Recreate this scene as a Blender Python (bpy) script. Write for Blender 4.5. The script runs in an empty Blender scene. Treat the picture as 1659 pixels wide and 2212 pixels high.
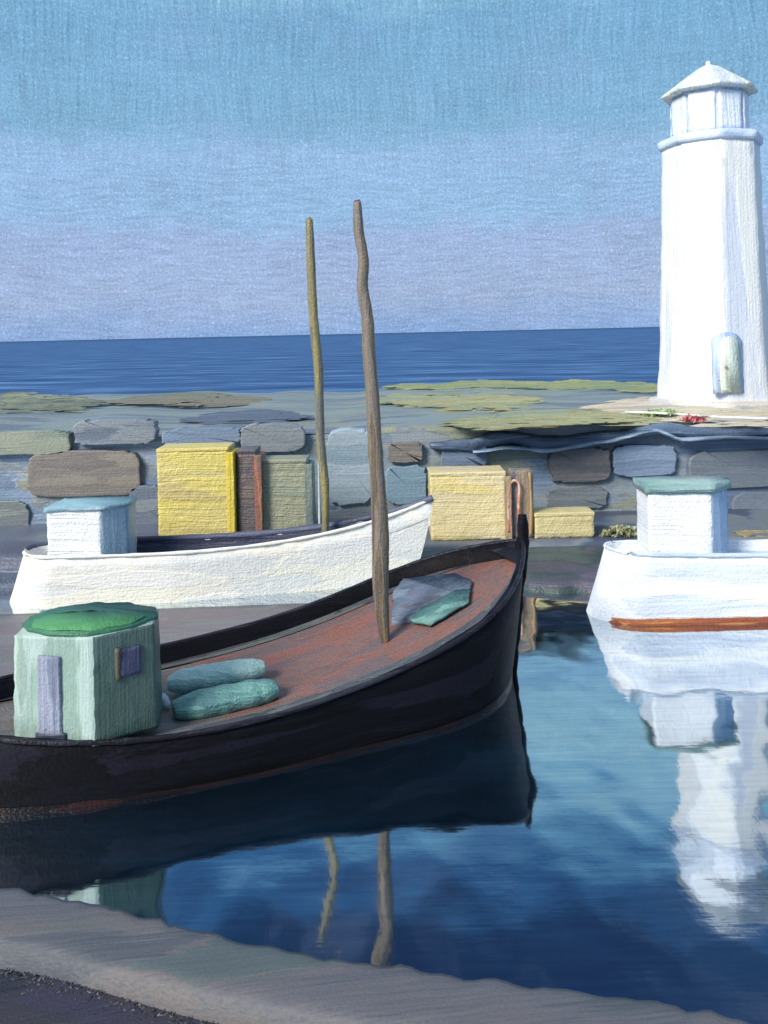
import bpy, bmesh, math, random
from mathutils import Vector, noise, Matrix
R = math.radians
random.seed(7)
SC = bpy.context.scene
COL = SC.collection

# ------------------------------------------------------------------ camera
CAM_H = 4.0
FPX = 1850.0                      # focal length in pixels of a 1659 x 2212 frame
ROLL = R(1.3)
cd = bpy.data.cameras.new('camera'); cam = bpy.data.objects.new('camera', cd); COL.objects.link(cam)
cam.location = (0, 0, CAM_H)
cam.rotation_euler = (Matrix.Rotation(R(90), 3, 'X') @ Matrix.Rotation(-ROLL, 3, 'Z')).to_euler()
cd.sensor_width = 36; cd.lens = 36 * FPX / 2212
cd.shift_y = -388 / 2212
cd.clip_start = 0.1; cd.clip_end = 6000
SC.camera = cam

# ------------------------------------------------------------------ light
SUN_EL, SUN_AZ = R(35), R(224)    # azimuth from +Y clockwise: behind the camera, to its left
sd = bpy.data.lights.new('sun', 'SUN'); sun = bpy.data.objects.new('sun', sd); COL.objects.link(sun)
sd.energy = 4.3; sd.angle = R(22); sd.color = (1.0, 0.945, 0.865)
sun.location = (-10, -10, 20)
_d = Vector((math.sin(SUN_AZ) * math.cos(SUN_EL), math.cos(SUN_AZ) * math.cos(SUN_EL), math.sin(SUN_EL)))
sun.rotation_euler = _d.to_track_quat('Z', 'Y').to_euler()
SC.view_settings.view_transform = 'Standard'; SC.view_settings.look = 'None'
SC.view_settings.exposure = 0.0; SC.view_settings.gamma = 1.0

def lin(r, g, b, k=1.0):
    def c(v):
        v = v / 255
        return (v / 12.92 if v <= .04045 else ((v + .055) / 1.055) ** 2.4) * k
    return (c(r), c(g), c(b), 1)

class NT:
    """small node tree writer"""
    def __init__(s, tree):
        s.t = tree; s.n = tree.nodes; s.l = tree.links
        s.n.clear()
    def node(s, kind, **kw):
        n = s.n.new(kind)
        for k, v in kw.items():
            if k.startswith('i_'): n.inputs[k[2:]].default_value = v
            else: setattr(n, k, v)
        return n
    def link(s, a, b): s.l.new(a, b)
    def math(s, op, a, b=None, c=None, clamp=False):
        n = s.n.new('ShaderNodeMath'); n.operation = op; n.use_clamp = clamp
        for i, v in enumerate((a, b, c)):
            if v is None: continue
            if isinstance(v, (int, float)): n.inputs[i].default_value = v
            else: s.l.new(v, n.inputs[i])
        return n.outputs[0]
    def vmath(s, op, a, b):
        n = s.n.new('ShaderNodeVectorMath'); n.operation = op
        for i, v in enumerate((a, b)):
            if isinstance(v, (tuple, list)): n.inputs[i].default_value = v
            elif isinstance(v, (int, float)): n.inputs['Scale'].default_value = v
            else: s.l.new(v, n.inputs[i])
        return n.outputs[0]
    def scalev(s, a, k):
        n = s.n.new('ShaderNodeVectorMath'); n.operation = 'SCALE'; s.l.new(a, n.inputs[0]); n.inputs['Scale'].default_value = k
        return n.outputs[0]
    def noise(s, v, scale, detail=2, rough=.5, color=False, dist=0):
        n = s.n.new('ShaderNodeTexNoise'); s.l.new(v, n.inputs['Vector'])
        n.inputs['Scale'].default_value = scale; n.inputs['Detail'].default_value = detail
        n.inputs['Roughness'].default_value = rough; n.inputs['Distortion'].default_value = dist
        return n.outputs['Color' if color else 'Fac']
    def ramp(s, fac, stops, interp='LINEAR'):
        n = s.n.new('ShaderNodeValToRGB'); s.l.new(fac, n.inputs[0]); r = n.color_ramp; r.interpolation = interp
        while len(r.elements) < len(stops): r.elements.new(0.5)
        for e, (p, c) in zip(r.elements, stops): e.position = p; e.color = c
        return n.outputs[0]
    def rng(s, v, a, b, c, d):
        n = s.n.new('ShaderNodeMapRange'); s.l.new(v, n.inputs[0])
        for i, x in enumerate((a, b, c, d)): n.inputs[i + 1].default_value = x
        return n.outputs[0]
    def mix(s, fac, a, b, mode='MIX'):
        n = s.n.new('ShaderNodeMix'); n.data_type = 'RGBA'; n.blend_type = mode
        for key, v in ((0, fac), (6, a), (7, b)):
            if isinstance(v, (int, float, tuple)): n.inputs[key].default_value = v
            else: s.l.new(v, n.inputs[key])
        return n.outputs[2]

# ------------------------------------------------------------------ sky
w = bpy.data.worlds.new('World'); SC.world = w; w.use_nodes = True
t = NT(w.node_tree)
tc = t.node('ShaderNodeTexCoord')
sep = t.node('ShaderNodeSeparateXYZ'); t.link(tc.outputs['Generated'], sep.inputs[0])
el = t.math('ARCSINE', sep.outputs[2]); az = t.math('ARCTAN2', sep.outputs[0], sep.outputs[1])
cmb = t.node('ShaderNodeCombineXYZ'); t.link(az, cmb.inputs[0]); t.link(el, cmb.inputs[1])
P2 = cmb.outputs[0]
_w = t.noise(P2, 9.0, 2, .5, color=True)
P2 = t.vmath('ADD', P2, t.scalev(t.vmath('SUBTRACT', _w, (.5, .5, .5)), .028))
def stretch(nt, v, sx, sy, sz=1.0, rot=0.0):
    n = nt.n.new('ShaderNodeMapping'); nt.link(v, n.inputs[0]); n.inputs['Scale'].default_value = (sx, sy, sz); n.inputs['Rotation'].default_value = (0, 0, rot)
    return n.outputs[0]
wob = t.noise(stretch(t, P2, 9, 22), 1.0, 3, .6)
vert = t.noise(stretch(t, P2, 330, 17), 1.0, 2, .55)              # upright bristle marks
hori = t.noise(stretch(t, P2, 30, 300), 1.0, 2, .55)              # level bristle marks
diag = t.noise(stretch(t, P2, 14, 260, 1, R(42)), 1.0, 2, .5)
big = t.noise(stretch(t, P2, 5, 9), 1.0, 3, .55)
pat = t.noise(stretch(t, P2, 26, 13), 1.0, 2, .6)
e2 = t.math('ADD', el, t.math('MULTIPLY', t.math('SUBTRACT', wob, .5), .075))
e2 = t.math('ADD', e2, t.math('MULTIPLY', t.math('SUBTRACT', vert, .5), .02))
g = lambda d: d / 90.0
skyc = t.ramp(t.math('DIVIDE', e2, R(90)), [
    (0.0, lin(128, 158, 202)), (g(2.5), lin(144, 164, 198)), (g(6.3), lin(144, 165, 202)), (g(7.6), lin(136, 171, 207)),
    (g(11.6), lin(138, 172, 208)), (g(13.6), lin(118, 162, 194)), (g(20), lin(112, 158, 192)), (g(25.5), lin(150, 194, 212)),
    (g(28.8), lin(104, 158, 194)), (g(32), lin(54, 98, 148)), (g(35), lin(34, 58, 98)), (g(42), lin(34, 54, 96)), (g(54), lin(160, 184, 214)), (1.0, lin(190, 206, 226))])
skyc = t.mix(t.rng(t.noise(stretch(t, P2, 7, 11), 1.0, 2, .5), .5, .72, 0, .22), skyc, lin(140, 164, 206))
lo = t.rng(el, R(9), R(14), 0, 1)
br = t.math('ADD', t.math('MULTIPLY', vert, t.math('ADD', t.math('MULTIPLY', lo, .7), .3)), t.math('MULTIPLY', hori, t.math('SUBTRACT', .95, t.math('MULTIPLY', lo, .7))))
br = t.math('ADD', br, t.math('MULTIPLY', diag, .35))
fine = t.noise(stretch(t, P2, 480, 420), 1.0, 2, .6)
spk = t.rng(t.noise(stretch(t, P2, 330, 240, 1, R(12)), 1.0, 2, .6), .56, .70, 0, .42)  # pale specks painted in as glints on canvas relief
m = t.math('ADD', t.math('MULTIPLY', t.math('SUBTRACT', br, .80), .85), 1.31)
m = t.math('ADD', m, t.math('MULTIPLY', t.math('SUBTRACT', fine, .5), 1.25))
m = t.math('ADD', m, spk)
m = t.math('ADD', m, t.math('MULTIPLY', t.math('SUBTRACT', big, .5), .42))
m = t.math('ADD', m, t.math('MULTIPLY', t.math('SUBTRACT', pat, .5), .10))
skyp = t.scalev(skyc, 1.0); _n = skyp.node; t.link(m, _n.inputs['Scale'])
nish = t.node('ShaderNodeTexSky', sky_type='NISHITA', sun_disc=False, sun_elevation=SUN_EL, sun_rotation=SUN_AZ)
nsc = t.scalev(nish.outputs[0], 0.05)
tot = t.mix(0.10, skyp, nsc)
bg = t.node('ShaderNodeBackground'); t.link(tot, bg.inputs[0]); bg.inputs[1].default_value = 1.0
out = t.node('ShaderNodeOutputWorld'); t.link(bg.outputs[0], out.inputs[0])

# ------------------------------------------------------------------ helpers
def unroll(px, py):
    a, b = px - 829.5, py - 718.0
    c, s = math.cos(ROLL), math.sin(ROLL)
    return a * c - b * s, a * s + b * c
def on_y(px, py, Y):               # the point at distance Y
    u, v = unroll(px, py); return Vector((u / FPX * Y, Y, CAM_H - v / FPX * Y))
def on_z(px, py, Z):               # the point at height Z
    u, v = unroll(px, py); Y = FPX * (CAM_H - Z) / v; return Vector((u / FPX * Y, Y, Z))

def paint(name, cols, axis='h', px=.02, dab=(110, 22), bump=.5, rough=.42, spec=.35, bristle=.22, warp=.5, ang=0.0, metallic=0):
    """Surface laid on with a brush: dabs of the palette, bristle marks and a relief of paint ridges. px = metres the finest mark spans."""
    m = bpy.data.materials.new(name); m.use_nodes = True; t = NT(m.node_tree)
    o = t.node('ShaderNodeTexCoord').outputs['Object']
    if ang:
        rn = t.n.new('ShaderNodeMapping'); rn.inputs['Rotation'].default_value = (0, ang if axis != 'f' else 0, ang if axis == 'f' else 0); t.link(o, rn.inputs[0]); o = rn.outputs[0]
    L, W = dab[0] * px, dab[1] * px
    bl, bw = 120 * px, 2.3 * px
    if axis == 'h': s1 = (1 / L, 1 / L, 1 / W); s2 = (1 / bl, 1 / bl, 1 / bw)
    elif axis == 'v': s1 = (1 / W, 1 / W, 1 / L); s2 = (1 / bw, 1 / bw, 1 / bl)
    else: s1 = (1 / L, 1 / W, 1 / W); s2 = (1 / bl, 1 / bw, 1 / bw)
    def mp(v, s):
        n = t.n.new('ShaderNodeMapping'); t.link(v, n.inputs[0]); n.inputs['Scale'].default_value = s; return n.outputs[0]
    d = t.noise(o, 1 / (90 * px), 1, .5, color=True)
    d = t.scalev(t.vmath('SUBTRACT', d, (.5, .5, .5)), 9 * px)
    ow = t.vmath('ADD', o, d)
    v1 = mp(ow, s1); v2 = mp(ow, s2)
    v1 = t.vmath('ADD', v1, t.scalev(t.vmath('SUBTRACT', t.noise(v1, 3.0, 2, .6, color=True), (.5, .5, .5)), warp))
    vo = t.n.new('ShaderNodeTexVoronoi'); vo.feature = 'SMOOTH_F1'; vo.inputs['Smoothness'].default_value = .25; t.link(v1, vo.inputs['Vector']); vo.inputs['Scale'].default_value = 1.0
    sp = t.n.new('ShaderNodeSeparateColor'); t.link(vo.outputs['Color'], sp.inputs[0])
    f = t.math('ADD', t.math('MULTIPLY', sp.outputs[0], .85), t.math('MULTIPLY', t.noise(v1, .8, 3, .6), .3))
    f = t.math('ADD', f, t.math('MULTIPLY', t.math('SUBTRACT', t.noise(v2, 1, 2, .6), .5), .35))
    k = len(cols)
    f = t.math('ADD', t.math('MULTIPLY', t.math('SUBTRACT', f, .52), 1.25), .52)
    c = t.ramp(f, [(.12 + .76 * i / max(1, k - 1), x if len(x) == 4 else lin(*x)) for i, x in enumerate(cols)])
    bn = t.noise(v2, 1.0, 3, .65)
    gr = t.noise(o, 1 / (2.3 * px), 1, .5)
    mul = t.math('ADD', 1.0, t.math('ADD', t.math('MULTIPLY', t.math('SUBTRACT', bn, .5), bristle * 2.4), t.math('MULTIPLY', t.math('SUBTRACT', gr, .5), bristle * 1.7)))
    cc = t.scalev(c, 1.0); t.link(mul, cc.node.inputs['Scale'])
    hgt = t.math('ADD', t.math('ADD', t.math('MULTIPLY', bn, 1.0), t.math('MULTIPLY', gr, .6)), t.math('MULTIPLY', sp.outputs[0], .7))
    bp = t.node('ShaderNodeBump', i_Strength=bump, i_Distance=1.7 * px); t.link(hgt, bp.inputs['Height'])
    p = t.node('ShaderNodeBsdfPrincipled'); t.link(cc, p.inputs['Base Color']); t.link(bp.outputs[0], p.inputs['Normal'])
    p.inputs['Roughness'].default_value = rough; p.inputs['Specular IOR Level'].default_value = spec; p.inputs['Metallic'].default_value = metallic
    ou = t.node('ShaderNodeOutputMaterial'); t.link(p.outputs[0], ou.inputs[0])
    return m

def tag(o, label=None, cat=None, group=None, kind=None):
    if label: o['label'] = label
    if cat: o['category'] = cat
    if group: o['group'] = group
    if kind: o['kind'] = kind
    return o
def thing(name, loc, label, cat, group=None):
    o = bpy.data.objects.new(name, None); COL.objects.link(o); o.location = loc
    o.empty_display_size = .2
    return tag(o, label, cat, group)
def obj(name, bm, mat, parent=None, smooth=True, mats=None):
    """link a bmesh given in WORLD coordinates; a child keeps coordinates relative to its thing"""
    me = bpy.data.meshes.new(name)
    bmesh.ops.recalc_face_normals(bm, faces=bm.faces)
    root = Vector((0, 0, 0)); q = parent
    while q is not None: root += q.location; q = q.parent
    if parent is not None: bmesh.ops.translate(bm, verts=bm.verts, vec=-root)
    else:
        c = Vector((sum(v.co.x for v in bm.verts), sum(v.co.y for v in bm.verts), 0)) / len(bm.verts)
        c.z = min(v.co.z for v in bm.verts)
        bmesh.ops.translate(bm, verts=bm.verts, vec=-c)
    bm.to_mesh(me); bm.free()
    for x in (mats or [mat]): me.materials.append(x)
    if smooth: me.polygons.foreach_set('use_smooth', [True] * len(me.polygons))
    o = bpy.data.objects.new(name, me); COL.objects.link(o)
    if parent is not None: o.parent = parent
    else: o.location = c
    return o
def refine(bm, mx, most=60000):
    for _ in range(7):
        es = [e for e in bm.edges if e.calc_length() > mx]
        if not es or len(bm.verts) > most: break
        bmesh.ops.subdivide_edges(bm, edges=es, cuts=1, use_grid_fill=True)
    return bm
def wobble(bm, amp, size, seed=0.0, az=1.0):
    bm.normal_update()
    for v in bm.verts:
        v.index = 1 if all(f.normal.dot(v.normal) > .94 for f in v.link_faces) else 0
    for v in bm.verts:
        p = v.co / size + Vector((seed, seed * 1.7, -seed))
        n1 = noise.noise_vector(p); n2 = noise.noise_vector(p * 2.7)
        d = (n1 + n2 * .55) * amp; d.z *= az
        if v.index: d -= v.normal * d.dot(v.normal) * .75
        v.co += d
    return bm
def poly_prism(bm, top, bot):
    """closed prism from two matching rings"""
    a = [bm.verts.new(p) for p in bot]; b = [bm.verts.new(p) for p in top]
    n = len(a)
    bm.faces.new(a[::-1]); bm.faces.new(b)
    for i in range(n): bm.faces.new((a[i], a[(i + 1) % n], b[(i + 1) % n], b[i]))
    return bm
def prism(plan, z0, z1, taper=0.0):
    bm = bmesh.new(); c = sum((Vector(p[:2]) for p in plan), Vector((0, 0))) / len(plan)
    lo = [Vector((p[0], p[1], z0)) for p in plan]
    hi = [Vector((c.x + (p[0] - c.x) * (1 - taper), c.y + (p[1] - c.y) * (1 - taper), z1)) for p in plan]
    return poly_prism(bm, hi, lo)
def grow(plan, d):
    c = sum((Vector(p[:2]) for p in plan), Vector((0, 0))) / len(plan)
    o = []
    for p in plan:
        v = Vector(p[:2]) - c; o.append(c + v * (1 + d / v.length))
    return o
def box(x0, x1, y0, y1, z0, z1, rz=0.0, bev=0.0):
    c = Vector(((x0 + x1) / 2, (y0 + y1) / 2, 0))
    pl = []
    for x, y in ((x0, y0), (x1, y0), (x1, y1), (x0, y1)):
        v = Vector((x, y, 0)) - c; v.rotate(Matrix.Rotation(rz, 3, 'Z')); pl.append((c + v)[:2])
    bm = prism(pl, z0, z1)
    if bev: bmesh.ops.bevel(bm, geom=list(bm.edges) , offset=bev, segments=3, profile=.6, affect='EDGES')
    return bm
def tube(pts, rad, seg=12, sub=5, amp=0.0):
    """tapering round pole through pts; rad one value per point"""
    P, Q = [], []
    n = len(pts)
    for i in range(n - 1):
        for k in range(sub):
            f = k / sub
            p0, p1, p2, p3 = (Vector(pts[max(i - 1, 0)]), Vector(pts[i]), Vector(pts[i + 1]), Vector(pts[min(i + 2, n - 1)]))
            P.append(.5 * ((2 * p1) + (p2 - p0) * f + (2 * p0 - 5 * p1 + 4 * p2 - p3) * f * f + (-p0 + 3 * p1 - 3 * p2 + p3) * f ** 3))
            Q.append(rad[i] * (1 - f) + rad[i + 1] * f)
    P.append(Vector(pts[-1])); Q.append(rad[-1])
    bm = bmesh.new(); rings = []
    for i, p in enumerate(P):
        d = (P[min(i + 1, len(P) - 1)] - P[max(i - 1, 0)]).normalized()
        a = d.orthogonal().normalized() if abs(d.z) < .5 else d.cross(Vector((0, 1, 0))).normalized(); b = d.cross(a)
        r = Q[i] * (1 + amp * noise.noise(p * 9))
        rings.append([bm.verts.new(p + (a * math.cos(2 * math.pi * k / seg) + b * math.sin(2 * math.pi * k / seg)) * r) for k in range(seg)])
    for r0, r1 in zip(rings, rings[1:]):
        for k in range(seg): bm.faces.new((r0[k], r0[(k + 1) % seg], r1[(k + 1) % seg], r1[k]))
    bm.faces.new(rings[0][::-1]); bm.faces.new(rings[-1])
    return bm
def grid(x0, x1, y0, y1, nx, ny, zf):
    bm = bmesh.new()
    V = [[bm.verts.new((x0 + (x1 - x0) * i / nx, y0 + (y1 - y0) * j / ny, zf(x0 + (x1 - x0) * i / nx, y0 + (y1 - y0) * j / ny))) for i in range(nx + 1)] for j in range(ny + 1)]
    for j in range(ny):
        for i in range(nx): bm.faces.new((V[j][i], V[j][i + 1], V[j + 1][i + 1], V[j + 1][i]))
    return bm

# ------------------------------------------------------------------ water
def water_mat(name, deep, refl, mirror, rough, waves, px, strokes=.14):
    m = bpy.data.materials.new(name); m.use_nodes = True; t = NT(m.node_tree)
    o = t.node('ShaderNodeTexCoord').outputs['Object']
    def st(x, y): 
        n = t.n.new('ShaderNodeMapping'); t.link(o, n.inputs[0]); n.inputs['Scale'].default_value = (x, y, 1); return n.outputs[0]
    swell = t.noise(st(*waves[0]), 1.0, 1, .4)
    rip = t.noise(st(*waves[1]), 1.0, 2, .5)
    bris = t.noise(st(1 / (60 * px), 1 / (5 * px)), 1.0, 3, .6)
    gr = t.noise(st(1 / (3 * px), 1 / (7 * px)), 1.0, 1, .5)
    pat = t.noise(st(1 / (220 * px), 1 / (60 * px)), 1.0, 3, .6)
    h = t.math('ADD', t.math('MULTIPLY', swell, waves[2]), t.math('MULTIPLY', rip, waves[3]))
    h = t.math('ADD', h, t.math('MULTIPLY', bris, waves[4])); h = t.math('ADD', h, t.math('MULTIPLY', gr, waves[4] * .5))
    bp = t.node('ShaderNodeBump', i_Strength=1.0, i_Distance=1.0); t.link(h, bp.inputs['Height'])
    k = t.math('ADD', 1 - strokes * 1.1, t.math('ADD', t.math('MULTIPLY', bris, strokes), t.math('MULTIPLY', t.math('ADD', gr, pat), strokes * .6)))
    far = t.n.new('ShaderNodeSeparateXYZ'); t.link(o, far.inputs[0])
    dc = t.scalev(t.ramp(pat, [(.3, deep[0]), (.5, deep[1]), (.7, deep[2])]), 1.0); fk = t.rng(t.math('MULTIPLY', far.outputs[1], t.math('ADD', .6, pat)), -1800, -600, 1.0, .72) if name == 'sea_water' else 1.0
    k2 = t.math('MULTIPLY', k, fk); t.link(k2, dc.node.inputs['Scale'])
    gc = t.scalev(t.ramp(bris, [(.3, refl[0]), (.7, refl[1])]), 1.0); t.link(k, gc.node.inputs['Scale'])
    d = t.node('ShaderNodeBsdfDiffuse'); t.link(dc, d.inputs[0]); t.link(bp.outputs[0], d.inputs['Normal'])
    gl = t.node('ShaderNodeBsdfGlossy', i_Roughness=rough); t.link(gc, gl.inputs[0]); t.link(bp.outputs[0], gl.inputs['Normal'])
    mx = t.node('ShaderNodeMixShader'); fz = t.node('ShaderNodeLayerWeight', i_Blend=.5).outputs['Facing']; t.link(t.rng(fz, .4, .72, mirror[0], mirror[1]), mx.inputs[0]); t.link(d.outputs[0], mx.inputs[1]); t.link(gl.outputs[0], mx.inputs[2])
    ou = t.node('ShaderNodeOutputMaterial'); t.link(mx.outputs[0], ou.inputs[0])
    return m
harbour_m = water_mat('harbour_water', (lin(6, 26, 40), lin(10, 34, 52), lin(18, 52, 74)), ((.70, .78, .84, 1), (.84, .89, .92, 1)), (.56, .92), .055,
                      ((2.0, 1.35), (3.4, 5.0), .0125, .0008, .0003), .012)
bm = grid(-60, 60, -8, 29.6, 6, 6, lambda x, y: 0.0)
tag(obj('harbour_water', bm, harbour_m, smooth=False), 'calm dark blue and teal harbour water with soft reflections', kind='structure')
sea_m = water_mat('sea_water', (lin(52, 80, 122), lin(66, 100, 144), lin(98, 136, 174)), ((.3, .4, .6, 1), (.5, .6, .8, 1)), (.12, .12), .35,
                  ((.25, .9), (.8, 4.0), .03, .02, .01), .06, .9)
bm = grid(-3000, 3000, 29.6, 5200, 8, 8, lambda x, y: -0.02)
tag(obj('sea', bm, sea_m, smooth=False), 'deep blue open sea up to the horizon behind the breakwater', kind='structure')

# ------------------------------------------------------------------ breakwater and far quay
QZ = .35
qm = paint('quay_paving', [(84, 90, 110), (100, 108, 124), (124, 128, 130), (96, 112, 130), (76, 84, 104)], 'h', .018, (130, 26), .5)
bm = refine(box(-40, 40, 14.45, 17.3, -.8, QZ), .5); wobble(bm, .02, .5, 3)
tag(obj('far_quay', bm, qm), 'low dark purplish quay running along the foot of the stone wall', kind='structure')

def wall_top(x): return 2.07 + .05 * math.sin(x * .6) + .03 * math.sin(x * 1.9 + 1)
gm = paint('breakwater_ground', [(118, 128, 132), (132, 144, 142), (144, 150, 132), (128, 146, 160), (150, 150, 126), (110, 118, 130)], 'f', .03, (90, 16), .6, warp=.7)
bm = grid(-40, 40, 17.2, 29.6, 160, 40, lambda x, y: wall_top(x) + .06 * noise.noise(Vector((x * .6, y * .5, 0))) + .02 * math.sin(y))
# sea side skirt
e = [ed for ed in bm.edges if all(abs(v.co.y - 29.6) < 1e-3 for v in ed.verts)]
r = bmesh.ops.extrude_edge_only(bm, edges=e)
for v in r['geom']:
    if isinstance(v, bmesh.types.BMVert): v.co.z = -.6; v.co.y += .9
for v in bm.verts:
    if v.co.z > 0 and v.co.y > 27: v.co.y += .55 * noise.noise(Vector((v.co.x * .5, 3, 1))) ; v.co.z += .03 * noise.noise(Vector((v.co.x * .9, 8, 1)))
tag(obj('breakwater_ground', bm, gm), 'rough blue grey stony top of the breakwater', kind='structure')

wm = paint('harbour_wall_stone', [(104, 120, 142), (122, 142, 164), (134, 148, 162), (144, 146, 140), (116, 140, 158), (134, 130, 122), (122, 132, 148), (140, 144, 128)], 'h', .02, (80, 30), .5, warp=.8)
wall = thing('harbour_wall', (0, 17, QZ), 'long rough blue grey stone wall of the breakwater behind the boats', 'wall')
def wf(x, z): return 16.98 + .1 * .35 * noise.noise(Vector((x * .8, 0, z * 1.5)))
bm = bmesh.new(); NX, NZ = 420, 18
V = [[bm.verts.new((-38 + 76 * i / NX, wf(-38 + 76 * i / NX, j) + j / NZ * .18, QZ - .05 + (wall_top(-38 + 76 * i / NX) + .02 - QZ) * j / NZ)) for i in range(NX + 1)] for j in range(NZ + 1)]
for j in range(NZ):
    for i in range(NX): bm.faces.new((V[j][i], V[j][i + 1], V[j + 1][i + 1], V[j + 1][i]))
B = [bm.verts.new(v.co + Vector((0, .5, 0))) for v in V[NZ]]
for i in range(NX): bm.faces.new((V[NZ][i], V[NZ][i + 1], B[i + 1], B[i]))
wobble(bm, .012, .3, 5)
obj('wall_face', bm, wm, wall)
def stone(px0, py0, px1, py1, cols, lab=None, d=.012, axis='h', Y=16.95):
    a = on_y(px0, py1, Y); b = on_y(px1, py0, Y)
    cx_, cz_, hw, hh = (a.x + b.x) / 2, (a.z + b.z) / 2, (b.x - a.x) / 2, (b.z - a.z) / 2
    bm = bmesh.new(); fr = []; NN = 56
    for k in range(NN):
        an = 2 * math.pi * k / NN; c_, s_ = math.cos(an), math.sin(an)
        rx = math.copysign(abs(c_) ** .42, c_) * hw; rz = math.copysign(abs(s_) ** .42, s_) * hh
        j_ = .05 * noise.noise(Vector((k * .45, px0 * .37, 3))) + .025 * noise.noise(Vector((k * 1.3, px0, 7)))
        fr.append(Vector((cx_ + rx + j_, Y, cz_ + rz + j_ * .8)))
    bk = [bm.verts.new(p + Vector((0, .3, 0))) for p in fr]; md = [bm.verts.new(p) for p in fr]
    ft = [bm.verts.new(Vector((cx_ + (p.x - cx_) * .97, Y - d * .6, cz_ + (p.z - cz_) * .96))) for p in fr]
    cc = bm.verts.new((cx_, Y - d * .6, cz_))
    for k in range(NN): bm.faces.new((ft[k], ft[(k + 1) % NN], cc))
    for r0, r1 in ((bk, md), (md, ft)):
        for k in range(NN): bm.faces.new((r0[k], r0[(k + 1) % NN], r1[(k + 1) % NN], r1[k]))
    bm.faces.new(bk)
    o = obj('stone_block', bm, paint('stone', cols, axis, .02, (60, 12), .4), wall, smooth=False)
    if lab: o['label'] = lab
BR = [(118, 112, 108), (132, 124, 116), (124, 118, 114), (140, 132, 120)]
GB = [(134, 152, 164), (148, 164, 174), (158, 172, 180)]
DK = [(104, 114, 128), (120, 128, 138), (132, 138, 144)]
OL = [(122, 132, 124), (136, 144, 128), (148, 152, 134)]
stone(60, 972, 300, 1076, BR, 'broad brown stone')
stone(-60, 1082, 60, 1185, [(128, 130, 126), (138, 140, 136), (120, 126, 126)])
stone(280, 1050, 345, 1135, DK)
stone(-40, 930, 150, 985, OL); stone(160, 905, 335, 962, DK); stone(350, 925, 520, 962, [(112, 128, 150), (124, 140, 160)])
stone(520, 915, 655, 978, [(120, 128, 138), (134, 140, 144)])
stone(708, 926, 802, 1092, GB, 'tall pale blue grey stone', .05)
stone(838, 955, 912, 1000, BR, 'small brown stone')
stone(835, 1005, 920, 1090, [(118, 144, 158), (130, 154, 168)])
stone(955, 955, 1050, 1015, [(108, 124, 146), (122, 136, 156)])
stone(1188, 966, 1318, 1042, [(94, 94, 98), (108, 106, 110), (120, 114, 112)], 'dark purplish brown stone', .05)
stone(1182, 1052, 1312, 1100, [(112, 120, 126), (126, 132, 136)], None, .05)
stone(1325, 960, 1460, 1030, [(122, 138, 162), (134, 150, 172)])
stone(1490, 972, 1700, 1056, [(104, 114, 126), (118, 126, 134), (110, 118, 130)], 'broad dark grey stone', .05)
stone(1585, 1062, 1720, 1140, [(110, 120, 134), (122, 130, 142)])
# dark wavy rock ledge with a pale line under the lighthouse
def ledge(pts, th, cols, name, lab, dep=.16, Y=16.95):
    bm = bmesh.new(); fr = []
    P = []
    for i in range(len(pts) - 1):
        for k in range(8):
            f = k / 8; f2 = f * f * (3 - 2 * f); P.append((pts[i][0] + (pts[i + 1][0] - pts[i][0]) * f, pts[i][1] + (pts[i + 1][1] - pts[i][1]) * f2))
    P.append(pts[-1])
    rows = []
    for k, (x, y) in enumerate(P):
        s = th * (1 - .55 * abs(2 * k / (len(P) - 1) - 1) ** 3) * (1 + .3 * noise.noise(Vector((k * .3, 1, 2))))
        a = on_y(x, y, Y); h = s / FPX * Y
        rows.append([bm.verts.new(p) for p in (a + Vector((0, -dep * .5, 0)), a + Vector((0, -dep * .9, -h * .5)), a + Vector((0, -dep * .4, -h)), a + Vector((0, dep, -h)), a + Vector((0, dep, h * .1)))])
    for r0, r1 in zip(rows, rows[1:]):
        for k in range(5): bm.faces.new((r0[k], r1[k], r1[(k + 1) % 5], r0[(k + 1) % 5]))
    bm.faces.new(rows[0]); bm.faces.new(rows[-1][::-1])
    wobble(bm, .02, .3, 9)
    o = obj(name, bm, paint(name, cols, 'h', .02, (140, 8), .8), wall); o['label'] = lab
ledge([(930, 958), (1010, 952), (1075, 934), (1200, 946), (1330, 934), (1430, 914), (1520, 925), (1720, 922)], 26, [(80, 94, 118), (100, 120, 140), (122, 144, 162), (92, 108, 132)], 'rock_ledge', 'dark wavy rock ledge')
ledge([(1020, 972), (1100, 962), (1180, 968), (1290, 950), (1410, 924), (1470, 944), (1560, 940), (1700, 944)], 9, [(140, 162, 186), (164, 184, 206), (130, 150, 176)], 'pale_seam', 'pale seam winding under the ledge', .30)

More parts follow.
